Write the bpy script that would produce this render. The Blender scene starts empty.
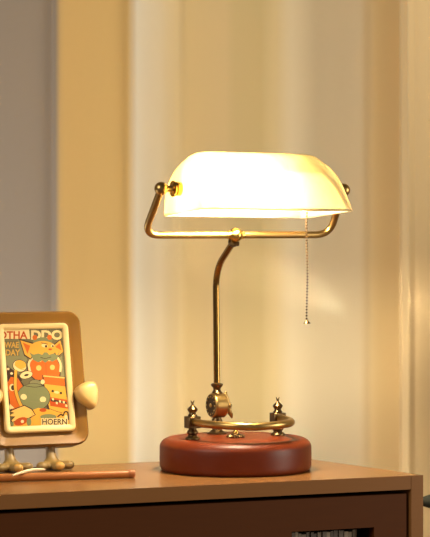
import bpy, bmesh, math, random
from mathutils import Vector, Matrix
random.seed(7)
SC = bpy.context.scene
COL = SC.collection
PI = math.pi
T = 0.62                      # height of the cabinet top above the floor
# ------------------------------------------------------------------ camera
F, HY, D, ZC = 2300.0, 225.0, 2300.0 / 833.0, 0.2935
cd = bpy.data.cameras.new('camera'); cam = bpy.data.objects.new('camera', cd); COL.objects.link(cam)
cam.location = (0, -D, T + ZC); cam.rotation_euler = (PI / 2, 0, 0)
cd.sensor_width = 36; cd.lens = F * 36 / 537.0; cd.shift_y = -(268.5 - HY) / 537.0
cd.clip_start = 0.05; cd.clip_end = 30
cd.dof.use_dof = True; cd.dof.focus_distance = D - 0.03; cd.dof.aperture_fstop = 11.0
SC.camera = cam
# ------------------------------------------------------------------ world, lights, exposure
w = bpy.data.worlds.new('world'); SC.world = w; w.use_nodes = True
w.node_tree.nodes['Background'].inputs[0].default_value = (1.0, 0.82, 0.60, 1)
w.node_tree.nodes['Background'].inputs[1].default_value = 0.09
def area(name, loc, target, sx, sy, power, colr, spread=180):
    l = bpy.data.lights.new(name, 'AREA'); l.shape = 'RECTANGLE'; l.size = sx; l.size_y = sy
    l.energy = power; l.color = colr; l.spread = math.radians(spread)
    o = bpy.data.objects.new(name, l); COL.objects.link(o); o.location = loc
    o.rotation_euler = (Vector(target) - Vector(loc)).to_track_quat('-Z', 'Y').to_euler()
    return o
area('room_light', (-1.5, -1.6, T + 1.25), (0.0, 0.3, T + 0.2), 1.1, 0.9, 27, (1.0, 0.92, 0.79))
area('side_light', (2.0, -0.55, T + 0.32), (0.0, 0.35, T + 0.2), 0.80, 1.1, 27, (1.0, 0.91, 0.76))
area('front_strip_light', (.55, -2.2, T + .10), (0, 0, T + .12), .35, 1.2, 1.3, (1.0, 0.88, 0.70))  # added strip with no seen source, for the highlight on the pole
area('low_light', (-.95, .05, T - .15), (-.12, .6, T - .02), .30, .30, 1.8, (0.97, 0.97, 1.0), 120)  # added whitish light, source unseen, brightens the lower left of the curtain
STREAK_ROLL = 62
def streak():
    o = area('streak_light', (1.25, -.9, T + .42), (.285, .55, T + .165), .03, .60, .018, (1.0, 0.92, 0.74), 2.4)
    o.rotation_euler.rotate_axis('Z', math.radians(STREAK_ROLL))
streak()
SC.view_settings.view_transform = 'Standard'; SC.view_settings.look = 'None'
SC.view_settings.gamma = 1; SC.view_settings.use_curve_mapping = False
SC.view_settings.exposure = 0.14
LAMP_W = 9.0

# ------------------------------------------------------------------ helpers
def lin(c):
    return tuple(((v / 255.0) / 12.92 if v / 255.0 <= 0.04045 else ((v / 255.0 + 0.055) / 1.055) ** 2.4) for v in c)
def mat(name, rgb, rough=0.5, metal=0.0, noise=0.0, nscale=60, coat=0.0, bump=0.0, spec=0.5, stretch=None, sheen=0.0):
    """procedural material: base colour with a little noise variation and bump"""
    m = bpy.data.materials.new(name); m.use_nodes = True
    nt = m.node_tree; b = nt.nodes['Principled BSDF']
    c = lin(rgb)
    b.inputs['Roughness'].default_value = rough; b.inputs['Metallic'].default_value = metal
    b.inputs['Specular IOR Level'].default_value = spec
    if coat: b.inputs['Coat Weight'].default_value = coat; b.inputs['Coat Roughness'].default_value = 0.15
    tc = nt.nodes.new('ShaderNodeTexCoord'); mp = nt.nodes.new('ShaderNodeMapping')
    nt.links.new(tc.outputs['Object'], mp.inputs[0])
    if stretch: mp.inputs['Scale'].default_value = stretch
    nz = nt.nodes.new('ShaderNodeTexNoise'); nz.inputs['Scale'].default_value = nscale; nz.inputs['Detail'].default_value = 4
    nt.links.new(mp.outputs[0], nz.inputs['Vector'])
    mx = nt.nodes.new('ShaderNodeMix'); mx.data_type = 'RGBA'
    k = noise
    mx.inputs[6].default_value = tuple(max(0, v * (1 - k)) for v in c) + (1,)
    mx.inputs[7].default_value = tuple(min(1, v * (1 + k)) for v in c) + (1,)
    nt.links.new(nz.outputs['Fac'], mx.inputs[0]); nt.links.new(mx.outputs[2], b.inputs['Base Color'])
    if bump:
        bp = nt.nodes.new('ShaderNodeBump'); bp.inputs['Strength'].default_value = bump; bp.inputs['Distance'].default_value = 0.0005
        nt.links.new(nz.outputs['Fac'], bp.inputs['Height']); nt.links.new(bp.outputs[0], b.inputs['Normal'])
    return m
def obj(name, bm, m, parent=None, smooth=True, loc=None, angle=35):
    me = bpy.data.meshes.new(name)
    bmesh.ops.recalc_face_normals(bm, faces=bm.faces)
    if smooth:
        for f in bm.faces: f.smooth = True
        lim = math.radians(angle)
        for e in bm.edges:
            if len(e.link_faces) == 2 and e.calc_face_angle(0) > lim: e.smooth = False
    bm.to_mesh(me); bm.free()
    for x in (m if isinstance(m, (list, tuple)) else [m]): me.materials.append(x)
    o = bpy.data.objects.new(name, me); COL.objects.link(o)
    if parent: o.parent = parent
    if loc: o.location = loc
    return o
def tag(o, label=None, cat=None, group=None, kind=None):
    if label: o['label'] = label
    if cat: o['category'] = cat
    if group: o['group'] = group
    if kind: o['kind'] = kind
    return o
def thing(name, label, cat, loc=(0, 0, 0), rz=0, group=None):
    o = bpy.data.objects.new(name, None); COL.objects.link(o); o.empty_display_size = 0.02
    o.location = loc; o.rotation_euler = (0, 0, rz)
    return tag(o, label, cat, group)
def box(bm, x0, x1, y0, y1, z0, z1, M=None):
    vs = [bm.verts.new((M @ Vector(p)) if M else p) for p in
          [(x0, y0, z0), (x1, y0, z0), (x1, y1, z0), (x0, y1, z0), (x0, y0, z1), (x1, y0, z1), (x1, y1, z1), (x0, y1, z1)]]
    for f in [(0, 3, 2, 1), (4, 5, 6, 7), (0, 1, 5, 4), (1, 2, 6, 5), (2, 3, 7, 6), (3, 0, 4, 7)]:
        bm.faces.new([vs[i] for i in f])
def bevel(bm, off, seg=2, lim=30):
    es = [e for e in bm.edges if len(e.link_faces) == 2 and e.calc_face_angle(0) > math.radians(lim)]
    bmesh.ops.bevel(bm, geom=es, offset=off, segments=seg, affect='EDGES', profile=0.5)
def lathe(bm, prof, n=32, M=None, wob=None):
    """prof: (radius, height) pairs turned about the local z axis"""
    rings = []
    for k, (r, z) in enumerate(prof):
        if r < 1e-6:
            rings.append([bm.verts.new((M @ Vector((0, 0, z))) if M else (0, 0, z))]); continue
        ring = []
        for i in range(n):
            a = 2 * PI * i / n; rr = r * (wob(a, k) if wob else 1)
            p = Vector((rr * math.cos(a), rr * math.sin(a), z)); ring.append(bm.verts.new(M @ p if M else p))
        rings.append(ring)
    for a, b in zip(rings, rings[1:]):
        if len(a) == 1 and len(b) == 1: continue
        for i in range(n):
            j = (i + 1) % n
            if len(a) == 1: bm.faces.new((a[0], b[j], b[i]))
            elif len(b) == 1: bm.faces.new((a[i], a[j], b[0]))
            else: bm.faces.new((a[i], a[j], b[j], b[i]))
    for r in (rings[0], rings[-1]):
        if len(r) > 1: bm.faces.new(r)
def smoothpath(pts, rad, n=8):
    """round each inner corner of a polyline with the given radius"""
    pts = [Vector(p) for p in pts]; out = [pts[0]]
    for i in range(1, len(pts) - 1):
        p, a, b = pts[i], pts[i - 1], pts[i + 1]
        r = rad[i] if isinstance(rad, dict) else rad
        r = min(r, (a - p).length * .48, (b - p).length * .48)
        s, e = p + (a - p).normalized() * r, p + (b - p).normalized() * r
        for k in range(n + 1):
            t = k / n; out.append(s * (1 - t) ** 2 + p * 2 * t * (1 - t) + e * t * t)
    out.append(pts[-1]); return out
def tube(bm, pts, r, n=20, caps=True):
    pts = [Vector(p) for p in pts]; N = len(pts)
    rr = r if isinstance(r, (list, tuple)) else [r] * N
    t0 = (pts[1] - pts[0]).normalized()
    up = Vector((0, 0, 1)) if abs(t0.z) < .9 else Vector((1, 0, 0))
    u = t0.cross(up).normalized(); rings = []; pt = t0
    for i, p in enumerate(pts):
        t = (pts[min(i + 1, N - 1)] - pts[max(i - 1, 0)]).normalized()
        q = pt.rotation_difference(t); u = (q @ u).normalized(); pt = t
        v = t.cross(u).normalized()
        rings.append([bm.verts.new(p + (u * math.cos(2 * PI * k / n) + v * math.sin(2 * PI * k / n)) * rr[i]) for k in range(n)])
    for a, b in zip(rings, rings[1:]):
        for k in range(n):
            j = (k + 1) % n; bm.faces.new((a[k], a[j], b[j], b[k]))
    if caps: bm.faces.new(rings[0]); bm.faces.new(rings[-1])
def ball(bm, c, r, M=None, seg=24, rings=16, sc=(1, 1, 1)):
    X = Matrix.Translation(c) @ Matrix.Diagonal((r * sc[0], r * sc[1], r * sc[2], 1))
    if M: X = M @ X
    bmesh.ops.create_uvsphere(bm, u_segments=seg, v_segments=rings, radius=1, matrix=X)
def axis_m(p, d):
    return Matrix.Translation(p) @ Vector(d).to_track_quat('Z', 'Y').to_matrix().to_4x4()
def rrect(x0, x1, y0, y1, r, n=8):
    out = []
    for cx, cy, a0 in ((x1 - r, y1 - r, 0), (x0 + r, y1 - r, PI / 2), (x0 + r, y0 + r, PI), (x1 - r, y0 + r, 1.5 * PI)):
        for k in range(n + 1):
            a = a0 + k * PI / 2 / n; out.append((cx + r * math.cos(a), cy + r * math.sin(a)))
    return out

# ------------------------------------------------------------------ materials
BRASS = mat('antique_brass', (172, 140, 84), .33, 1.0, .05, 90)
DBRASS = mat('dark_aged_brass', (104, 82, 54), .33, 1.0, .35, 260, bump=.3)
DARKB = mat('dark_patinated_brass', (74, 56, 36), .4, 1.0, .2, 200)
POLISH = mat('polished_brass', (205, 165, 85), .2, 1.0, .05)
REDWOOD = mat('red_brown_lacquered_wood', (98, 34, 3), .42, 0, .10, 30, spec=.28, stretch=(1, 1, 6))
CABWOOD = mat('brown_cabinet_wood', (102, 60, 14), .45, 0, .08, 30, spec=.25, stretch=(1.2, 9, 9))
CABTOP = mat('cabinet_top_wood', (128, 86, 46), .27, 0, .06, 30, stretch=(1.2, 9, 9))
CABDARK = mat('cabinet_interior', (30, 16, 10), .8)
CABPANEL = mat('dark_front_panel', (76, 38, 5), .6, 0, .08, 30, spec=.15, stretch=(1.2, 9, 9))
PENWOOD = mat('orange_brown_stick_wood', (164, 98, 42), .4, 0, .12, 40, coat=.1, stretch=(1, 12, 12))
PENCAP = mat('darker_stick_end', (150, 88, 44), .4, 0, .05)
PALE = mat('pale_bone', (222, 200, 160), .5, 0, .05)
FIGBROWN = mat('tan_brown_plastic', (130, 90, 32), .45, 0, .05, 20, spec=.3)
FIGLEG = mat('olive_tan_plastic', (140, 112, 62), .4, 0, .12, 60)
FIGTOE = mat('ochre_toe_plastic', (186, 140, 66), .4)
CREAM = mat('cream_plastic', (218, 186, 122), .42)
HAND = mat('cream_hand_plastic', (204, 168, 100), .4)
BOOKG = [mat('grey_spine_%d' % i, c, .6) for i, c in enumerate([(120, 108, 92), (98, 88, 76), (142, 128, 108), (80, 72, 64)])]
DARKGREEN = mat('blackish_green_upholstery', (38, 40, 30), .8, 0, .25, 200)
WALLM = mat('warm_plaster', (214, 190, 150), .9, 0, .03, 12)
FLOORM = mat('floor_boards', (130, 96, 66), .5, 0, .12, 8, stretch=(1, 12, 1))

def shade_mat():
    m = bpy.data.materials.new('marbled_cream_glass'); m.use_nodes = True; nt = m.node_tree
    for n in list(nt.nodes): nt.nodes.remove(n)
    out = nt.nodes.new('ShaderNodeOutputMaterial')
    tc = nt.nodes.new('ShaderNodeTexCoord'); mp = nt.nodes.new('ShaderNodeMapping')
    mp.inputs['Scale'].default_value = (26, 10, 9); mp.inputs['Rotation'].default_value = (0, .5, 0)
    nt.links.new(tc.outputs['Object'], mp.inputs[0])
    nz = nt.nodes.new('ShaderNodeTexNoise'); nz.inputs['Scale'].default_value = 1.1; nz.inputs['Detail'].default_value = 3; nz.inputs['Distortion'].default_value = 1.3
    nt.links.new(mp.outputs[0], nz.inputs['Vector'])
    rp = nt.nodes.new('ShaderNodeValToRGB')
    rp.color_ramp.elements[0].position = .40; rp.color_ramp.elements[0].color = (.86, .68, .28, 1)
    rp.color_ramp.elements[1].position = .66; rp.color_ramp.elements[1].color = (.92, .80, .42, 1)
    nt.links.new(nz.outputs['Fac'], rp.inputs[0])
    tl = nt.nodes.new('ShaderNodeBsdfTranslucent'); df = nt.nodes.new('ShaderNodeBsdfDiffuse'); tp = nt.nodes.new('ShaderNodeBsdfTransparent')
    tp.inputs[0].default_value = (1, .93, .72, 1); df.inputs[0].default_value = (.9, .8, .58, 1)
    nt.links.new(rp.outputs[0], tl.inputs[0])
    gl = nt.nodes.new('ShaderNodeBsdfGlossy'); gl.inputs['Roughness'].default_value = .12
    m1 = nt.nodes.new('ShaderNodeMixShader'); m1.inputs[0].default_value = .42
    m2 = nt.nodes.new('ShaderNodeMixShader'); m2.inputs[0].default_value = .34
    m3 = nt.nodes.new('ShaderNodeMixShader'); fr = nt.nodes.new('ShaderNodeFresnel'); fr.inputs[0].default_value = 1.35
    L = nt.links.new
    L(tl.outputs[0], m1.inputs[1]); L(df.outputs[0], m1.inputs[2])
    L(m1.outputs[0], m2.inputs[1]); L(tp.outputs[0], m2.inputs[2])
    L(fr.outputs[0], m3.inputs[0]); L(m2.outputs[0], m3.inputs[1]); L(gl.outputs[0], m3.inputs[2]); L(m3.outputs[0], out.inputs[0])
    return m
SHADE = shade_mat()
def emis(name, c, s):
    m = bpy.data.materials.new(name); m.use_nodes = True; b = m.node_tree.nodes['Principled BSDF']
    b.inputs['Base Color'].default_value = (1, 1, 1, 1); b.inputs['Emission Color'].default_value = c + (1,); b.inputs['Emission Strength'].default_value = s
    return m

def cloth_mat(name, stops, x0, x1):
    """woven curtain cloth with vertical colour bands; stops: (x, rgb)"""
    m = bpy.data.materials.new(name); m.use_nodes = True; nt = m.node_tree; b = nt.nodes['Principled BSDF']
    b.inputs['Roughness'].default_value = .85; b.inputs['Specular IOR Level'].default_value = .2
    tc = nt.nodes.new('ShaderNodeTexCoord'); sp = nt.nodes.new('ShaderNodeSeparateXYZ'); mr = nt.nodes.new('ShaderNodeMapRange')
    mr.inputs[1].default_value = x0; mr.inputs[2].default_value = x1
    rp = nt.nodes.new('ShaderNodeValToRGB')
    els = rp.color_ramp.elements
    while len(els) > 1: els.remove(els[-1])
    for i, (x, c) in enumerate(stops):
        p = (x - x0) / (x1 - x0)
        e = els[0] if i == 0 else els.new(p)
        e.position = p; e.color = lin(c) + (1,)
    L = nt.links.new
    L(tc.outputs['Object'], sp.inputs[0]); L(sp.outputs[0], mr.inputs[0]); L(mr.outputs[0], rp.inputs[0])
    L(rp.outputs[0], b.inputs['Base Color'])
    wv = nt.nodes.new('ShaderNodeTexNoise'); wv.inputs['Scale'].default_value = 900
    bp = nt.nodes.new('ShaderNodeBump'); bp.inputs['Strength'].default_value = .15; bp.inputs['Distance'].default_value = .0003
    L(tc.outputs['Object'], wv.inputs['Vector']); L(wv.outputs['Fac'], bp.inputs['Height']); L(bp.outputs[0], b.inputs['Normal'])
    return m

# ------------------------------------------------------------------ room shell
def struct(name, x0, x1, y0, y1, z0, z1, m):
    bm = bmesh.new(); box(bm, x0, x1, y0, y1, z0, z1); return tag(obj(name, bm, m, smooth=False), kind='structure')
struct('floor', -2.6, 2.6, -3.4, 1.05, -.05, 0, FLOORM)
struct('wall_back', -2.6, 2.6, .95, 1.05, 0, 2.5, WALLM)
struct('baseboard_back', -2.6, 2.6, .935, .95, 0, .08, CREAM)

# ------------------------------------------------------------------ curtains
CY = .60                                   # the banded curtain hangs here
def cx(px): return (px - 215) * (D + CY) / F
def curtain(name, label, xs, prof, m, z0, z1, y, thick=.0025):
    """xs: x positions, prof(x, z) -> y offset of the folds"""
    bm = bmesh.new(); nz = 26; grid = []
    for k in range(nz + 1):
        z = z0 + (z1 - z0) * k / nz
        grid.append([bm.verts.new((x, y + prof(x, k / nz), z)) for x in xs])
    for k in range(nz):
        for i in range(len(xs) - 1):
            bm.faces.new((grid[k][i], grid[k][i + 1], grid[k + 1][i + 1], grid[k + 1][i]))
    o = tag(obj(name, bm, m, angle=70), label, 'curtain')
    s = o.modifiers.new('thickness', 'SOLIDIFY'); s.thickness = thick; s.offset = 1
    return o
# fold profile: knots of (x in px at this depth, y offset toward the viewer negative)
def knots(kn):
    kk = sorted((cx(a), b) for a, b in kn)
    def f(x):
        if x <= kk[0][0]: return kk[0][1]
        for (a, u), (b, v) in zip(kk, kk[1:]):
            if x <= b:
                t = (x - a) / (b - a); t = t * t * (3 - 2 * t); return u + (v - u) * t
        return kk[-1][1]
    return f
base_fold = knots([(-420, .02), (-360, 0), (-300, .02), (-220, 0), (-150, .02), (-80, 0), (-20, .018), (52, .010), (60, -.006), (96, -.003), (129, .0), (135, -.012),
                   (160, -.004), (180, .002), (186, -.003), (230, -.001), (262, .001), (278, -.003), (330, .0), (362, .001), (372, .003), (398, .006),
                   (440, .0), (500, .02), (560, 0), (620, .02), (700, 0), (800, .02), (860, 0)])
def fold1(x, t): return base_fold(x) + .002 * math.sin(x * 34 + t * 2.0)
light_bands = [(-430, (190, 168, 140)), (-120, (190, 168, 140)), (-118, (228, 194, 134)), (-60, (228, 194, 134)), (-58, (162, 147, 130)),  # backlight, fold shading and show-through painted as bands into the cloth colour
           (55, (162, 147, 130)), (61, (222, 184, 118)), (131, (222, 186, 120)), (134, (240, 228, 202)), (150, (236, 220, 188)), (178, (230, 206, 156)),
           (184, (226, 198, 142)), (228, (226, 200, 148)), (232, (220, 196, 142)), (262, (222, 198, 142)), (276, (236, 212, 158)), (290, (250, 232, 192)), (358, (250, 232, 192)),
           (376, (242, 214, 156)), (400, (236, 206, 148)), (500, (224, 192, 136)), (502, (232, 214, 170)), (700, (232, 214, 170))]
xs = [cx(-430 + i * 2.5) for i in range(int(1300 / 2.5) + 1)]
BANDED = cloth_mat('light_banded_cloth', [(cx(a), c) for a, c in light_bands], cx(-440), cx(880))
curtain('curtain', 'long cream, gold and grey-beige curtain with painted light bands hanging behind the cabinet', xs, fold1, BANDED, .015, 2.35, CY)
CY2 = .50
def cx2(px): return (px - 215) * (D + CY2) / F
drp = [(0, 0), (.009, -.011), (.020, -.004), (.055, .004), (.08, .006), (.1, -.01), (.13, .012), (.17, -.006), (.21, .014), (.26, -.006), (.32, .012), (.4, -.004), (.5, .01)]
def fold2(x, t):
    u = x - cx2(399.5) - .003 * math.sin(t * 5)
    u = max(0, u)
    for (a, p), (b, q) in zip(drp, drp[1:]):
        if u <= b:
            k = (u - a) / (b - a); k = k * k * (3 - 2 * k); return (p + (q - p) * k) * (1 + .15 * math.sin(3 * t))
    return drp[-1][1]
xs2 = [cx2(399.5) + .001 * i for i in range(60)] + [cx2(399.5) + .06 + .004 * i for i in range(100)]
PLAIN = cloth_mat('gold_drape_cloth', [(0, (230, 202, 152)), (.5, (230, 202, 152))], 0, .6)
curtain('curtain', 'golden drape with a pale standing hem overlapping the banded curtain at right', xs2, fold2, PLAIN, .015, 2.35, CY2)
bm = bmesh.new(); tube(bm, [(-1.7, .56, 2.37), (1.7, .56, 2.37)], .014); ball(bm, (-1.7, .56, 2.37), .025); ball(bm, (1.7, .56, 2.37), .025)
for sx in (-1.3, 0, 1.3): tube(bm, [(sx, .56, 2.37), (sx, .97, 2.37)], .008)
tag(obj('curtain_rod', bm, DBRASS), 'aged brass rod carrying both curtains', 'curtain rod')

# ------------------------------------------------------------------ cabinet
C0 = Vector((.2442, -.0609)); E1 = Vector((.9239, .3827)); ES = Vector((.0855 - .2442, .1739 + .0609)).normalized()
BACKD = .2349 + .0                                       # how far the right end runs back
cab = thing('cabinet', 'low brown wooden cabinet carrying the lamp, books in its front compartment', 'cabinet', (C0.x, C0.y, 0), math.atan2(E1.y, E1.x))
# local frame: x along the front (right corner at 0), y into the depth, z up
es = Vector((ES.x * E1.x + ES.y * E1.y, -ES.x * E1.y + ES.y * E1.x))     # right end direction in local axes
dep = 0.262
def xr(y): return es.x / es.y * y                        # x of the right end at depth y
def prism(bm, poly, z0, z1):
    a = [bm.verts.new((x, y, z0)) for x, y in poly]; b = [bm.verts.new((x, y, z1)) for x, y in poly]
    bm.faces.new(a[::-1]); bm.faces.new(b); n = len(a)
    for i in range(n): bm.faces.new((a[i], a[(i + 1) % n], b[(i + 1) % n], b[i]))
W = .0158; LL = -1.05
bm = bmesh.new(); prism(bm, [(LL + W, 0), (-W, 0), (xr(dep) - W, dep), (LL + W, dep)], T - .0162, T); bevel(bm, .0008, 2)
obj('top_board', bm, CABTOP, cab)
bm = bmesh.new(); prism(bm, [(-W + .0003, -.0004), (0, -.0004), (xr(dep), dep), (xr(dep) - W + .0003, dep)], 0, T); bevel(bm, .0008, 2)
obj('side_board', bm, CABTOP, cab)
bm = bmesh.new(); box(bm, LL, LL + W - .0003, 0, dep, 0, T); bevel(bm, .0008, 2)
obj('side_board', bm, CABTOP, cab)
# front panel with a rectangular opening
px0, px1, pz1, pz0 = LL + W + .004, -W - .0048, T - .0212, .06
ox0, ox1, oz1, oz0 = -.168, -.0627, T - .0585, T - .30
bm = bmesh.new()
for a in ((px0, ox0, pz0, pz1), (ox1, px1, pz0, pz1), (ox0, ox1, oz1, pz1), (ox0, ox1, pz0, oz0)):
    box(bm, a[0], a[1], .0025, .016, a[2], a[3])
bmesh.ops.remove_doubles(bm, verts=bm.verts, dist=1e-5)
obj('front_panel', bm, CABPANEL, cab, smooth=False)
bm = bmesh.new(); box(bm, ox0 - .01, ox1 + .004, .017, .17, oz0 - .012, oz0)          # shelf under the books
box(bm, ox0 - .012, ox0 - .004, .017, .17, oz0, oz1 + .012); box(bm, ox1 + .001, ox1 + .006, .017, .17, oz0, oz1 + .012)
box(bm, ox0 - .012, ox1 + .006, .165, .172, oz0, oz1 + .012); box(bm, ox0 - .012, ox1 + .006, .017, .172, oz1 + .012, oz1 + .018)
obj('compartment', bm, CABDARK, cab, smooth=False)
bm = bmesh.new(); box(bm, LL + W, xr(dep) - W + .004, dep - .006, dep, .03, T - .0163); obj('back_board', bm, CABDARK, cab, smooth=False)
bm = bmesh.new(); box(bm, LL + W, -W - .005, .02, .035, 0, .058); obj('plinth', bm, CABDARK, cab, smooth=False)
# slim books in the compartment
Mc = Matrix.Translation((C0.x, C0.y, 0)) @ Matrix.Rotation(math.atan2(E1.y, E1.x), 4, 'Z')
x = ox0 + .002; i = 0
while x < ox1 - .017:
    t_ = random.choice([.0042, .005, .0058, .0065]); h_ = random.uniform(.2345, .2385)
    bm = bmesh.new(); box(bm, 0, t_ - .0006, 0, .13, 0, h_); bevel(bm, .0007, 2)
    b = obj('book', bm, BOOKG[i % 4] if i % 3 else BOOKG[random.randrange(4)])
    b.location = Mc @ Vector((x, .0185 + random.uniform(0, .003), oz0 + .0004)); b.rotation_euler = (0, 0, math.atan2(E1.y, E1.x))
    tag(b, 'slim upright grey book in the row inside the cabinet opening', 'book', 'row of slim grey books in the cabinet opening')
    x += t_; i += 1

# ------------------------------------------------------------------ desk lamp
TH = math.radians(27)
lamp = thing('desk_lamp', 'lit brass banker lamp with a cream glass shade on a round red-brown wooden base', 'lamp', (20.5 / 833, 0, T + .0001), TH)
# local: x = lamp's right, -y = lamp's front, z up
R, H = .0912, .0385
prof = [(0, 0), (R - .004, 0), (R - .0015, .0015), (R - .0005, .004)]
prof += [(R, .008), (R, .022)] + [(R - .013 + .013 * math.cos(a), H - .0115 + .0115 * math.sin(a)) for a in [k * PI / 20 for k in range(1, 11)]]
prof += [(R - .020, H), (R - .021, H - .0005), (R - .0225, H - .0005), (R - .0235, H), (.03, H), (0, H)]
bm = bmesh.new(); lathe(bm, prof, 96); obj('base', bm, REDWOOD, lamp, angle=50)
# scalloped switch button
bm = bmesh.new(); lathe(bm, [(0, 0), (.0106, 0), (.0106, .0018), (.0090, .0032), (.0064, .0036), (.0058, .0046), (0, .0046)], 96, Matrix.Translation((0, 0, H)), wob=lambda a, k: 1 + (.06 * math.cos(20 * a) if k in (1, 2, 3) else 0))
sw = obj('switch_button', bm, DBRASS, lamp)
bm = bmesh.new(); lathe(bm, [(.0036, 0), (.0038, .0015), (.0034, .0030), (.0022, .0042), (0, .0047)], 24, Matrix.Translation((0, 0, H + .0044))); obj('switch_dome', bm, POLISH, sw)
# pen rail: two finial posts and a bowed tube
for sx in (-1, 1):
    M = Matrix.Translation((sx * .0577, 0, H))
    bm = bmesh.new()
    lathe(bm, [(0, 0), (.0088, 0), (.0090, .0012), (.0080, .0028), (.0055, .0042), (.0050, .0056), (.0066, .0068), (.0070, .0086), (.0058, .0102), (.0046, .0120), (.0046, .0135), (0, .0135)], 28, M)
    box(bm, sx * .0577 - .0078, sx * .0577 + .0078, -.0070, .0070, H + .0135, H + .0275)
    f = obj('finial_post', bm, DBRASS, lamp)
    f.modifiers.new('b', 'BEVEL').width = .0006
    bm = bmesh.new()
    lathe(bm, [(0, .0275), (.0052, .0275), (.0056, .0288), (.0042, .0304), (.0038, .0318), (.0056, .0340), (.0062, .0358), (.0050, .0376), (.0032, .0392), (.0020, .0404), (.0014, .0414), (.0013, .0425), (0, .0428)], 24, M)
    for s in (-1, 1): tube(bm, [(sx * .0577, 0, H + .0418), (sx * .0577 + s * .0010, 0, H + .0440), (sx * .0577 + s * .0022, 0, H + .0462)], [.0011, .0010, .0004], 10)
    obj('finial', bm, DBRASS, f)
pts = [(-.0577, .0, H + .0205), (-.0577, -.006, H + .0205)]
for k in range(0, 41):
    a = PI + PI * k / 40
    pts.append((.0577 * math.copysign(abs(math.cos(a)) ** .82, math.cos(a)), -.008 + .071 * math.sin(a), H + .0205 - .0012 * math.exp(-((k - 17) / 4.0) ** 2)))
pts += [(.0577, -.006, H + .0205), (.0577, 0, H + .0205)]
bm = bmesh.new(); tube(bm, pts, .0047, 24); obj('pen_rail', bm, BRASS, lamp)
# hinge at the back of the base
hy, hz = .050, .0735
bm = bmesh.new(); M = Matrix.Translation((0.0005, hy, H))
lathe(bm, [(0, 0), (.0120, 0), (.0120, .0015), (.0085, .0032), (.0060, .0055), (.0055, .0095), (.0070, .0110), (.0070, .0150), (.005, .021), (0, .021)], 32, M)
hb = obj('hinge_foot', bm, DBRASS, lamp)
bm = bmesh.new(); MX = axis_m((-.0078, hy, hz), (1, 0, 0))
lathe(bm, [(0, .0012), (.0030, .0012), (.0034, .0002), (.0062, .0002), (.0066, .0010), (.0090, .0010), (.0094, 0), (.0132, 0), (.0140, .0002), (.0148, .0010), (.0152, .0024), (.0152, .0034), (.0152, .0150), (.0152, .0158), (.0142, .0172), (.006, .0180), (0, .0180)], 40, MX)
hg = obj('hinge_drum', bm, BRASS, lamp)
bm = bmesh.new(); ball(bm, (-.0082, hy, hz), .0026, sc=(.6, 1, 1), seg=16, rings=10)
for k in range(12):
    a = 2 * PI * k / 12; ball(bm, (-.0080, hy + .0110 * math.cos(a), hz + .0110 * math.sin(a)), .0010, seg=8, rings=6)
obj('hinge_screw', bm, BRASS, hg)
bm = bmesh.new(); lathe(bm, [(.0034, 0), (.0088, -.0001), (.0092, -.0004), (.0131, -.0004), (.0131, .0006), (.0034, .0006), (.0034, 0)], 40, MX); obj('hinge_face', bm, DARKB, hg)
bm = bmesh.new()
tube(bm, [(.010, hy, hz), (.0165, hy, hz)], .0030, 16); ball(bm, (.0172, hy, hz - .001), .0040, seg=16, rings=10, sc=(.8, 1, 1))
for s, dz, dx in ((1, .0165, -.003), (-1, -.0165, .005)):
    n0 = len(bm.verts)
    ps = [(.0158, hz), (.0148 + dx * .4, hz + dz * .45), (.0150 + dx, hz + dz * .75), (.0162 + dx, hz + dz)]
    tube(bm, [(p[0], hy, p[1]) for p in ps], [.0030, .0034, .0028, .0009], 12)
obj('wing_nut', bm, BRASS, hg)
# upright
px_, py_ = .0005, hy
bm = bmesh.new()
lathe(bm, [(0, .0140), (.0062, .0140), (.0066, .0155), (.0052, .0175), (.0042, .0195), (.0050, .0215), (.0068, .0232), (.0074, .0245), (.0074, .0262), (.0052, .0272), (0, .0272)], 28, Matrix.Translation((px_, py_, hz)))
obj('pole_collar', bm, DBRASS, lamp)
jx, jy, jz = -.0050, -.010, .2815
pb = (jx - .0003, jy + .0055, jz - .0085)
bm = bmesh.new(); pp = smoothpath([(px_, py_, hz + .026), (-.0010, py_, .2395), pb], .026, 12); tube(bm, pp, .0040, 24)
obj('pole', bm, mat('satin_pole_brass', (150, 116, 62), .2, 1.0, .04), lamp)
bm = bmesh.new(); d = (Vector((jx, jy, jz)) - Vector(pp[-2])).normalized()
lathe(bm, [(0, -.004), (.0046, -.004), (.0062, -.002), (.0066, .001), (.0052, .0035), (0, .0035)], 24, axis_m(pb, d))
Mq = axis_m(Vector(pb) + Vector((.0030, -.0012, -.0012)), (1, -.4, 0)); lathe(bm, [(0, 0), (.0034, 0), (.0038, .0008), (.0038, .0030), (.0028, .0038), (.0012, .0034), (0, .0034)], 20, Mq)
obj('joint_collar', bm, DBRASS, lamp)
bm = bmesh.new(); ball(bm, (jx, jy, jz), .0087); lathe(bm, [(0, -.0105), (.0050, -.0105), (.0052, -.0095), (.0052, .0095), (.0050, .0105), (0, .0105)], 24, axis_m((jx, jy, jz), (1, 0, 0)))
obj('joint_ball', bm, POLISH, lamp)
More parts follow.
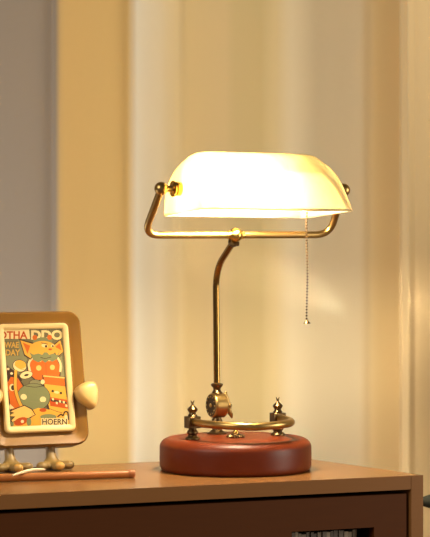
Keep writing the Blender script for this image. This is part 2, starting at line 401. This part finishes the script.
# yoke: U tube, arms rise forward to the shade pivots
AY, AZ, AH = -.048, .3355, .1220
tb = .1262
bm = bmesh.new(); pp = smoothpath([(-AH, AY, AZ), (-tb, jy, jz), (jx, jy, jz), (tb - .002, jy, jz), (AH, AY, AZ)], {1: .020, 2: .001, 3: .020}, 12)
tube(bm, pp, .0043, 24); obj('yoke', bm, BRASS, lamp)
for sx in (-1, 1):
    bm = bmesh.new(); ball(bm, (sx * AH, AY, AZ), .0080, seg=28, rings=18)
    lathe(bm, [(0, 0), (.0046, 0), (.0040, .005), (.0044, .010), (.0050, .0115), (0, .0115)], 24, axis_m((sx * (AH - .003), AY, AZ), (-sx, 0, 0)))
    k = obj('pivot_knob', bm, BRASS, lamp)
    bm = bmesh.new(); lathe(bm, [(0, 0), (.0070, 0), (.0094, .0012), (.0094, .0030), (.0066, .0042), (.0080, .0055), (.0080, .0110), (0, .0110)], 28, axis_m((sx * (AH - .0135), AY, AZ), (-sx, 0, 0)))
    obj('flange', bm, POLISH, k)
# shade: long domed trough of cased glass, tilted a little
SL, SW, SH = .0985, .060, .0722
def shade_bm():
    bm = bmesh.new(); rings = []; NS = 26
    for k in range(NS + 1):
        a = PI / 2 * k / NS; s = math.sin(a) ** 1.0; c = math.cos(a)
        hw = SW * max(1 - s ** 2.7, 0) ** (1 / 2.7); off = .009 * math.sin(PI / 2 * min(1, s * 1.15)); zz = SH * s
        hl = .0655 + (SL - .0655) * max(1 - s ** 3.0, 0) ** (1 / 2.4)
        hw = max(hw, .0006)
        r = min(hw, .012 + .030 * s)
        ring = []
        n = 10
        for cx_, cy_, a0 in ((hl - r, hw - r, 0), (-hl + r, hw - r, PI / 2), (-hl + r, -hw + r, PI), (hl - r, -hw + r, 1.5 * PI)):
            for q in range(n + 1):
                t = a0 + q * PI / 2 / n; ring.append(bm.verts.new((cx_ + r * math.cos(t), cy_ + r * math.sin(t) + off, zz)))
        rings.append(ring)
    N = len(rings[0])
    for a, b in zip(rings, rings[1:]):
        for i in range(N):
            j = (i + 1) % N; bm.faces.new((a[i], a[j], b[j], b[i]))
    bm.faces.new(rings[-1])
    bmesh.ops.remove_doubles(bm, verts=bm.verts, dist=1e-5)
    return bm
sh = obj('lamp_shade', shade_bm(), SHADE, lamp, angle=80)
sh.location = (0, -.057, .3068); sh.rotation_euler = (math.radians(-4.3), math.radians(.6), 0)
so = sh.modifiers.new('thickness', 'SOLIDIFY'); so.thickness = .003; so.offset = -1
# bracket, socket and bulb under the shade
bm = bmesh.new()
tube(bm, [(-.087, AY, AZ), (.087, AY, AZ)], .0022, 14)
lathe(bm, [(0, -.016), (.008, -.016), (.0125, -.013), (.0130, .010), (.0150, .012), (.0150, .015), (0, .015)], 28, axis_m((.052, AY, AZ), (-1, 0, 0)))
hd = obj('bulb_holder', bm, DBRASS, lamp)
bm = bmesh.new(); lathe(bm, [(0, -.002), (.010, -.002), (.011, .004), (.0150, .014), (.0165, .026), (.0150, .037), (.0100, .045), (0, .0485)], 28, axis_m((.036, AY, AZ), (-1, 0, 0)))
obj('bulb', bm, emis('lit_bulb', (1.0, .80, .50), 55.0), lamp)
for bx_ in (-.050, -.028, -.004):
    ll = bpy.data.lights.new('lamp_glow', 'POINT'); ll.energy = LAMP_W / 3; ll.color = (1, .85, .60); ll.shadow_soft_size = .012
    lo = bpy.data.objects.new('lamp_glow', ll); COL.objects.link(lo); lo.parent = lamp; lo.location = (bx_ , AY - .012, AZ - .014)
# pull chain
bm = bmesh.new(); cxl, cyl = .0703, -.050; z = AZ - .010; zb = .1795
while z > zb:
    ball(bm, (cxl + .0006 * math.sin(z * 60), cyl, z), .00130, seg=10, rings=8); z -= .0036
tube(bm, [(cxl, cyl, AZ - .004), (cxl, cyl, zb)], .00022, 6)
ch = obj('pull_chain', bm, DARKB, lamp)
bm = bmesh.new(); lathe(bm, [(0, .0046), (.0012, .0046), (.0016, .0034), (.0034, .0016), (.0042, .0004), (.0040, 0), (0, .0004)], 20, Matrix.Translation((cxl, cyl, zb - .0040)))
obj('pull_bell', bm, DBRASS, ch)

# ------------------------------------------------------------------ figure holding a framed poster
AL, BE = math.radians(25), math.radians(12)
fx, fy = -.2135, -.008
fig = thing('photo_stand', 'tan figure-shaped picture stand with cream hands and three-toed feet holding a cartoon poster', 'picture stand', (fx, fy, T), AL)
BZ = .0312
O = Vector((fx, fy, BZ)); eu = Vector((math.cos(AL), math.sin(AL), 0)); ev = Vector((-math.sin(AL) * math.sin(BE), math.cos(AL) * math.sin(BE), math.cos(BE))); en = eu.cross(ev)
def pu(px, py):
    """drawing units -> (u, v) on the leaning front plane"""
    ray = Vector(((px - 215) / F, 1, (HY - py) / F)); cp = Vector((0, -D, ZC))
    t = (O - cp).dot(en) / ray.dot(en); p = cp + ray * t - O
    return p.dot(eu), p.dot(ev)
# body frame: x = u, y = into the figure, z = v
LM = Matrix.Rotation(-BE, 4, 'X')
LM = Matrix.Translation((0, 0, BZ)) @ Matrix(((1, 0, 0, 0), (0, math.cos(BE), math.sin(BE), 0), (0, -math.sin(BE), math.cos(BE), 0), (0, 0, 0, 1)))
br, tr = pu(88, 444), pu(76.5, 311)
U1 = (br[0] + tr[0]) / 2; V1 = tr[1]; V0 = -.0030; U1 += .0022
cl, crr = pu(4.5, 425), pu(74.5, 425); U0 = cl[0] - (U1 - crr[0])
UC = (U0 + U1) / 2
def slab(bm, rings, M):
    """rings: list of (outline, y); lofts closed outlines of equal count"""
    vs = [[bm.verts.new(M @ Vector((x, y, z))) for x, z in o] for o, y in rings]
    n = len(vs[0])
    for a, b in zip(vs, vs[1:]):
        for i in range(n): bm.faces.new((a[i], a[(i + 1) % n], b[(i + 1) % n], b[i]))
    bm.faces.new(vs[0]); bm.faces.new(vs[-1][::-1])
def RR(d, r): return rrect(U0 + d, U1 - d, V0 + d, V1 - d, r, 10)
bm = bmesh.new()
slab(bm, [(RR(.004, .012), .030), (RR(.0012, .015), .0285), (RR(0, .016), .025), (RR(0, .016), -.0005), (RR(.0006, .0156), -.0030), (RR(.0022, .0142), -.0042), (RR(.0042, .0125), -.0036),
          (RR(.0110, .009), .0012), (RR(.0130, .008), .0020)], LM)
fb = obj('frame_body', bm, FIGBROWN, fig, angle=50)
# cream inner frame (raised lip with a sunk window)
q = [pu(4.8, 433.5), pu(74.6, 431.5), pu(67.5, 323)]
cu0, cu1, cv0, cv1 = q[0][0], (q[1][0] + q[2][0]) / 2 + .0005, (q[0][1] + q[1][1]) / 2, q[2][1]
p = [pu(10.2, 426.4), pu(70.3, 424.6), pu(60.5, 328.6)]
iu0, iu1, iv0, iv1 = p[0][0], (p[1][0] + p[2][0]) / 2, (p[0][1] + p[1][1]) / 2, p[2][1]
def CR(t, r):
    return rrect(cu0 + (iu0 - cu0) * t, cu1 + (iu1 - cu1) * t, cv0 + (iv0 - cv0) * t, cv1 + (iv1 - cv1) * t, r, 10)
bm = bmesh.new()
slab(bm, [(CR(.12, .006), .0035), (CR(0, .0065), .0010), (CR(0, .0065), -.0015), (CR(.10, .006), -.0028), (CR(.30, .005), -.0032), (CR(.80, .0016), -.0026), (CR(1, .0006), -.0012), (CR(1.0, .0006), -.0002)], LM)
obj('cream_frame', bm, CREAM, fb, angle=50)
# ---- the printed poster: flat inks on paper
INK = {}
def ink(name, rgb):
    INK[name] = (len(INK), mat('ink_' + name, tuple(v * .88 for v in rgb), .6, 0, .04, 200, spec=.12))
for nm, c in dict(paper=(150, 132, 92), dark=(66, 44, 30), teal=(130, 124, 84), yellow=(222, 162, 54), orange=(206, 98, 24), cream=(232, 204, 140), green=(124, 124, 80), deep=(184, 74, 22), mustard=(196, 150, 62), olive=(108, 98, 64), light=(236, 184, 92)).items(): ink(nm, c)
bmA = bmesh.new(); LAY = [0]
def shape(poly, col, raw=False):
    LAY[0] += 1; y = -.0003 - .000012 * LAY[0]
    vs = []
    for (a, b_) in poly:
        u, v = pu(a, b_) if not raw else (a, b_)
        u = min(max(u, iu0 + .0001), iu1 - .0001); v = min(max(v, iv0 + .0001), iv1 - .0001)
        vs.append(bmA.verts.new(LM @ Vector((u, y, v))))
    f = bmA.faces.new(vs); f.material_index = INK[col][0]
def ell(x, y, rx, ry, col, rot=0, n=28, a0=0, a1=360, shear=.09):
    r = math.radians(rot); P = []
    for k in range(n + (0 if a1 - a0 == 360 else 1)):
        t = math.radians(a0 + (a1 - a0) * k / n); a, b_ = rx * math.cos(t), ry * math.sin(t)
        P.append((x + a * math.cos(r) - b_ * math.sin(r), y + a * math.sin(r) + b_ * math.cos(r)))
    shape(P, col)
def band(pts, wd, col):
    P = smoothpath([(a, b_, 0) for a, b_ in pts], 9, 6); L, Rr = [], []
    for i, p_ in enumerate(P):
        t = (P[min(i + 1, len(P) - 1)] - P[max(i - 1, 0)]).normalized(); n = Vector((-t.y, t.x, 0)) * wd / 2
        L.append((p_ + n)[:2]); Rr.append((p_ - n)[:2])
    for i in range(len(L) - 1):
        LAY[0] += 0
        y = -.0003 - .000012 * (LAY[0] + 1)
        vs = [bmA.verts.new(LM @ Vector((pu(*c)[0], y, pu(*c)[1]))) for c in (L[i], L[i + 1], Rr[i + 1], Rr[i])]
        bmA.faces.new(vs).material_index = INK[col][0]
    LAY[0] += 1
def text(s, x, y, hgt, col, sx=1.0, off=0.0):
    """letters, baseline start at drawing point (x, y), cap height in drawing units"""
    cu = bpy.data.curves.new('t', 'FONT'); cu.body = s; cu.size = 1; cu.offset = off; cu.resolution_u = 3
    o = bpy.data.objects.new('t', cu); COL.objects.link(o); bpy.context.view_layer.update()
    me = bpy.data.meshes.new_from_object(o.evaluated_get(bpy.context.evaluated_depsgraph_get()))
    k = hgt / .70; LAY[0] += 1; yy = -.0003 - .000012 * LAY[0]
    vs = []
    for v in me.vertices:
        u, w_ = pu(x + v.co.x * k * sx, y - v.co.y * k); vs.append(bmA.verts.new(LM @ Vector((u, yy, w_))))
    for pl in me.polygons:
        try: bmA.faces.new([vs[i] for i in pl.vertices]).material_index = INK[col][0]
        except ValueError: pass
    bpy.data.objects.remove(o); bpy.data.curves.remove(cu); bpy.data.meshes.remove(me)
def R4(x0, y0, x1, y1, col): shape([(x0, y0), (x1, y0), (x1 + (y1 - y0) * .09, y1), (x0 + (y1 - y0) * .09, y1)], col)
shape([(iu0, iv0), (iu1, iv0), (iu1, iv1), (iu0, iv1)], 'olive', raw=True)
R4(-2, 329, 29, 339, 'cream'); text('OTHA', -1.5, 338.6, 7.2, 'deep', .98, .03); text('DDO', 30.6, 339.2, 8.6, 'cream', 1.12, .045)
shape([(1, 340), (22, 340), (27, 360), (18, 374), (3, 364)], 'teal')
R4(3.6, 340.5, 18, 356, 'olive'); text('WAE', 4.6, 347.6, 5.6, 'mustard', .8, .03); text('DAY', 5.4, 355.4, 5.8, 'mustard', .85, .03)
shape([(56, 360), (62, 356), (66, 384), (58, 386)], 'teal')
shape([(3, 366), (16, 372), (22, 380), (10, 400), (6, 396)], 'dark')
for a, b_ in ((8, 369), (11.5, 373.5), (5.5, 377), (14, 379)): ell(a, b_, 1.4, 1.2, 'cream')
# horned orange figure body with round buttons, cream sleeves
shape([(27, 362), (33, 357), (57, 357), (61, 366), (60, 379), (36, 381), (27, 374)], 'dark')
shape([(28, 364), (33, 358), (56, 358), (60, 367), (59, 378), (36, 380), (28, 373)], 'orange')
band([(30, 372), (28, 363), (33, 357)], 2.2, 'cream'); band([(60, 372), (61, 364), (57, 357)], 2.2, 'cream')
band([(45.5, 360), (46.2, 377)], .5, 'deep')
ell(38.6, 368, 2.7, 2.7, 'light'); ell(52.2, 367.4, 2.5, 2.6, 'light'); ell(40, 360.5, 1.7, 1.5, 'light'); ell(49, 360, 1.5, 1.4, 'light')
# pointed-ear yellow head
shape([(19, 339), (37, 344), (31, 360), (24, 356)], 'dark'); shape([(20.2, 340.4), (36, 345), (30.6, 358.6), (24.6, 354.6)], 'yellow'); shape([(22.6, 342.6), (30, 345.8), (27.4, 354)], 'orange')
shape([(51, 346), (60.5, 339), (64.5, 352), (57, 358)], 'dark'); shape([(52, 347), (60, 340.4), (63.6, 351.6), (57, 356.6)], 'yellow'); shape([(55, 347), (59.4, 343), (61.4, 350.6)], 'orange')
band([(33, 342.5), (42, 338.5), (52, 341.5)], 4.0, 'green')
ell(34.6, 337.6, 2.4, 2.6, 'orange'); ell(49.4, 337.4, 2.4, 2.6, 'orange')
ell(42.6, 349, 13.4, 8.0, 'yellow')
ell(44.4, 345.8, 3.2, 1.7, 'cream', 12); ell(45.8, 346.4, 1.2, 1.3, 'dark'); ell(52.4, 345.8, 1.9, 1.4, 'cream', -15); ell(52.6, 346.2, .9, 1.0, 'dark')
band([(41, 343), (47.5, 344.2)], .7, 'dark'); ell(50, 349.4, 1.9, 1.0, 'deep')
shape([(29, 352), (33, 355), (38, 353.5), (42, 355), (44, 352.5), (47, 352.5), (49, 355), (53, 353.5), (57, 355), (59.5, 351), (57, 359), (52, 362), (49, 360), (45, 363), (42, 360.4), (38, 362.5), (33, 360)], 'green')
band([(40, 357.4), (45, 358.8), (51, 357)], .6, 'dark')
# spotted cup-headed figure and ring
ell(19.4, 366, 7.2, 6.2, 'dark', 18); ell(19.4, 366, 6.6, 5.6, 'cream', 18); ell(20.2, 364.6, 5.8, 4.2, 'yellow', 18); band([(14, 364.6), (19, 369), (25, 370)], .6, 'mustard')
# orange one-eyed figure at left
shape([(5, 382), (10, 376), (18, 377), (24, 386), (24, 400), (20, 412), (12, 413), (9, 404)], 'dark')
shape([(6, 383), (10.4, 377), (17.6, 378), (23, 387), (23, 400), (19, 411), (13, 412), (9.8, 403)], 'orange')
ell(12, 387.6, 2.9, 3.6, 'cream'); ell(12.6, 387.8, 1.8, 2.6, 'dark')
ell(26, 375, 6.8, 4.0, 'dark', -14); ell(26, 375, 6.3, 3.5, 'cream', -14); ell(26.2, 375.2, 2.4, 1.1, 'dark', -14)
# box-headed toothy figure at right
shape([(42, 375), (65, 377), (70, 413), (49, 414), (43, 396)], 'dark')
shape([(43, 375.4), (64, 377.6), (64.9, 386), (44.4, 384)], 'orange'); band([(43, 376), (64.4, 378)], 1.3, 'light')
shape([(44, 384), (65, 386.4), (67.4, 404), (68, 412), (50, 412), (46, 396)], 'yellow')
ell(56.4, 392.4, 2.6, 1.3, 'cream', 8); ell(52.4, 391.2, 1.3, 1.3, 'dark'); ell(60.6, 393.2, 1.3, 1.3, 'dark')
shape([(49, 397), (67, 400), (68, 409), (50, 406)], 'deep'); shape([(50.4, 399), (66, 402), (66.4, 404), (50.6, 401.4)], 'dark')
for a, b_ in ((51.6, 398), (55.4, 401.8), (58.6, 400.2), (62.4, 401), (65, 404.6)): shape([(a, b_), (a + 2, b_ + .3), (a + 2, b_ + 2.6), (a + .2, b_ + 2.2)], 'cream')
# big green blob
ell(35, 383.5, 6.4, 4.0, 'dark'); ell(35, 383.3, 5.8, 3.4, 'teal'); ell(42.4, 382, 2.0, 2.4, 'cream')
ell(33.2, 397.5, 17, 14.2, 'dark'); ell(33.2, 397.3, 16.4, 13.6, 'green'); band([(25, 386), (35, 387.6), (43, 386)], .6, 'dark')
ell(23.4, 397, 3.1, 2.8, 'cream', 20); ell(42.6, 399.6, 3.1, 2.9, 'cream', -10); band([(28, 401), (36, 402.6), (46, 402)], .5, 'teal')
# yellow ground, arm and hand
shape([(30, 411), (38, 408), (50, 410), (68.4, 412), (70, 426), (12, 427), (12, 421)], 'yellow')
ell(42.6, 410.2, 3.6, 1.9, 'deep')
band([(15.6, 371), (14.6, 388), (18, 401), (25, 412)], 3.6, 'dark'); band([(15.6, 370), (14.6, 388), (18, 401), (25, 413)], 2.9, 'yellow')
shape([(9.4, 404), (14, 408), (9.6, 409.6), (8.4, 407)], 'cream')
shape([(9, 411), (16, 408), (24, 405), (32, 409), (35.4, 415), (29, 419), (20, 419), (12, 423), (9.6, 421), (14, 417), (9.2, 417), (9.2, 414.6), (13, 413.6)], 'dark')
shape([(9.8, 411.6), (16, 409), (24, 406), (31, 409.6), (34.4, 414.8), (28, 418), (20, 418), (12.4, 422), (11, 420.8), (15, 416.6), (10, 416.4), (10, 415), (14, 413)], 'light')
ell(20.5, 421.5, 7.0, 3.8, 'deep', -18); ell(22, 421.6, 1.6, 1.6, 'cream'); ell(28.6, 422, 2.4, 4.2, 'green'); ell(11.6, 424.4, 1.8, 2.4, 'green')
ell(48, 417, 8.2, 2.8, 'green'); band([(46, 407.6), (56, 411.5), (62, 413)], .5, 'dark'); band([(31.6, 412), (33, 425.6)], .5, 'mustard'); band([(38.6, 412), (39.4, 425.4)], .5, 'mustard')
band([(57, 417), (61, 414), (62.4, 416.4), (64.4, 411.6), (67.4, 412), (68.2, 420)], 1.4, 'dark'); ell(65.6, 417.4, 1.6, 2.4, 'cream')
for dx, dy in ((-.7, -.5), (.7, -.5), (-.7, .5), (.7, .5)): text('HOERN', 41.4 + dx, 424.6 + dy, 5.6, 'cream', .93, .05)
text('HOERN', 41.4, 424.6, 5.6, 'dark', .93, .02)
po = obj('poster', bmA, [v[1] for v in sorted(INK.values(), key=lambda q: q[0])], fb, smooth=False)
# small caption line under the window: a few tiny strokes
# hands
HP = [(73.6, 391), (77, 386.6), (82, 383.6), (88, 382.2), (92.6, 383.4), (94, 388), (94.6, 395), (94.6, 402), (93.4, 407.4), (90.4, 410.6), (86.6, 408.4), (80, 403.6), (75, 398.2)]
hu = [pu(*h) for h in HP]
for s in (1, -1):
    P = [((u if s == 1 else 2 * UC - u), v) for u, v in hu]
    cu_ = sum(a for a, b_ in P) / len(P); cv_ = sum(b_ for a, b_ in P) / len(P)
    def sc(k, du=0, dv=0): return [(cu_ + (a - cu_) * k + du, cv_ + (b_ - cv_) * k + dv) for a, b_ in P]
    bm = bmesh.new(); slab(bm, [(sc(.55), .016), (sc(.92), .010), (sc(1.03), .001), (sc(1.03), -.009), (sc(.93, 0, .0006), -.0140), (sc(.66, 0, .0012), -.0165), (sc(.3, 0, .002), -.0172)], LM)
    o = obj('hand', bm, HAND, fb, angle=180); o.modifiers.new('s', 'SUBSURF').levels = 2; o.modifiers['s'].render_levels = 2
# legs and feet
for lx in (-.0320, .0205):
    bm = bmesh.new()
    tube(bm, [(lx, .010, BZ + .004), (lx, .008, .022), (lx, .005, .014), (lx, .003, .009)], [.0058, .0056, .0064, .0090], 20)
    lg = obj('leg', bm, FIGLEG, fig)
    bm = bmesh.new()
    ball(bm, (lx, .002, .0078), .0100, sc=(1.05, 1, .72), seg=20, rings=12)
    for ang, ln in ((-62, .019), (0, .019), (62, .019), (180, .012)):
        a = math.radians(ang); dx, dy = math.sin(a), -math.cos(a)
        for q in (.25, .5, .75, 1.0):
            ball(bm, (lx + dx * ln * q, dy * ln * q, .0056), .0068 if q < 1 else .0072, sc=(1.05, 1.05, .74), seg=16, rings=10)
    ft = obj('foot', bm, FIGLEG, lg); rm = ft.modifiers.new('r', 'REMESH'); rm.mode = 'VOXEL'; rm.voxel_size = .0011; rm.use_smooth_shade = True
    sm = ft.modifiers.new('sm', 'SMOOTH'); sm.iterations = 10
    bm = bmesh.new(); ball(bm, (lx + .0005, -.0215, .0062), .0062, sc=(1.0, 1.0, .82), seg=20, rings=12)
    obj('toe_cap', bm, FIGTOE, ft)['label'] = 'ochre front toe'

# ------------------------------------------------------------------ wooden stick and pale sliver on the cabinet
rd = Vector((.1515, .0416, 0)).normalized(); tip = Vector((-.0925, -.0925, 0)); RL = .33
st = thing('wooden_stick', 'slender round orange-brown wooden stick lying along the cabinet front edge', 'stick', tip - rd * RL + Vector((0, 0, T)), math.atan2(rd.y, rd.x))
bm = bmesh.new(); lathe(bm, [(0, 0), (.0036, 0), (.0042, .004), (.0044, .012), (.0044, RL - .008), (0, RL - .008)], 24, axis_m((0, 0, .0046), (1, 0, 0))); obj('shaft', bm, PENWOOD, st)
bm = bmesh.new(); lathe(bm, [(0, 0), (.0047, 0), (.0050, .0012), (.0050, .0062), (.0044, .0078), (0, .008)], 24, axis_m((RL - .0085, 0, .0050), (1, 0, 0))); obj('end_cap', bm, PENCAP, st)
a, b_ = Vector((-.2305, -.143, .0082)), Vector((-.197, -.0985, .0102))
bm = bmesh.new(); P = []
for k in range(13):
    t = k / 12; p_ = a.lerp(b_, t); p_.z += .0026 * math.sin(PI * t) ; p_.x += .002 * math.sin(PI * t); P.append(p_ + Vector((0, 0, T + .0002)))
tube(bm, P, [.0007 + .0011 * math.sin(PI * (.12 + .8 * k / 12)) for k in range(13)], 12)
tag(obj('pale_sliver', bm, PALE), 'thin pale tapered sliver lying across the wooden stick, by the stand feet', 'sliver')

# ------------------------------------------------------------------ dark chair arm beyond the cabinet's right end
chx, chy = .335, .10
cha = thing('armchair', 'dark green-black armchair whose rounded arm tip shows at the right frame edge', 'chair', (chx, chy, 0), 0)
bm = bmesh.new(); zc = T - .0505
P = [(-.084, 0, zc), (-.080, 0, zc), (-.070, 0, zc), (-.055, 0, zc + .001), (-.03, 0, zc + .001), (.20, 0, zc + .002), (.24, 0, zc)]
tube(bm, P, [.0015, .0045, .0080, .0105, .0120, .0130, .008], 24); obj('armrest', bm, DARKGREEN, cha)
bm = bmesh.new(); box(bm, .16, .19, -.012, .012, 0, zc - .010); bevel(bm, .003); obj('leg', bm, DARKGREEN, cha)
bm = bmesh.new(); box(bm, .14, .60, -.02, .30, .34, .42); bevel(bm, .02, 4); obj('seat', bm, DARKGREEN, cha)
bm = bmesh.new(); box(bm, .52, .60, -.02, .30, .42, .95); bevel(bm, .02, 4); obj('backrest', bm, DARKGREEN, cha)
for lx, ly in ((.17, .28), (.57, .0), (.57, .28)):
    bm = bmesh.new(); box(bm, lx - .014, lx + .014, ly - .014, ly + .014, 0, .345); bevel(bm, .003); obj('leg', bm, DARKGREEN, cha)
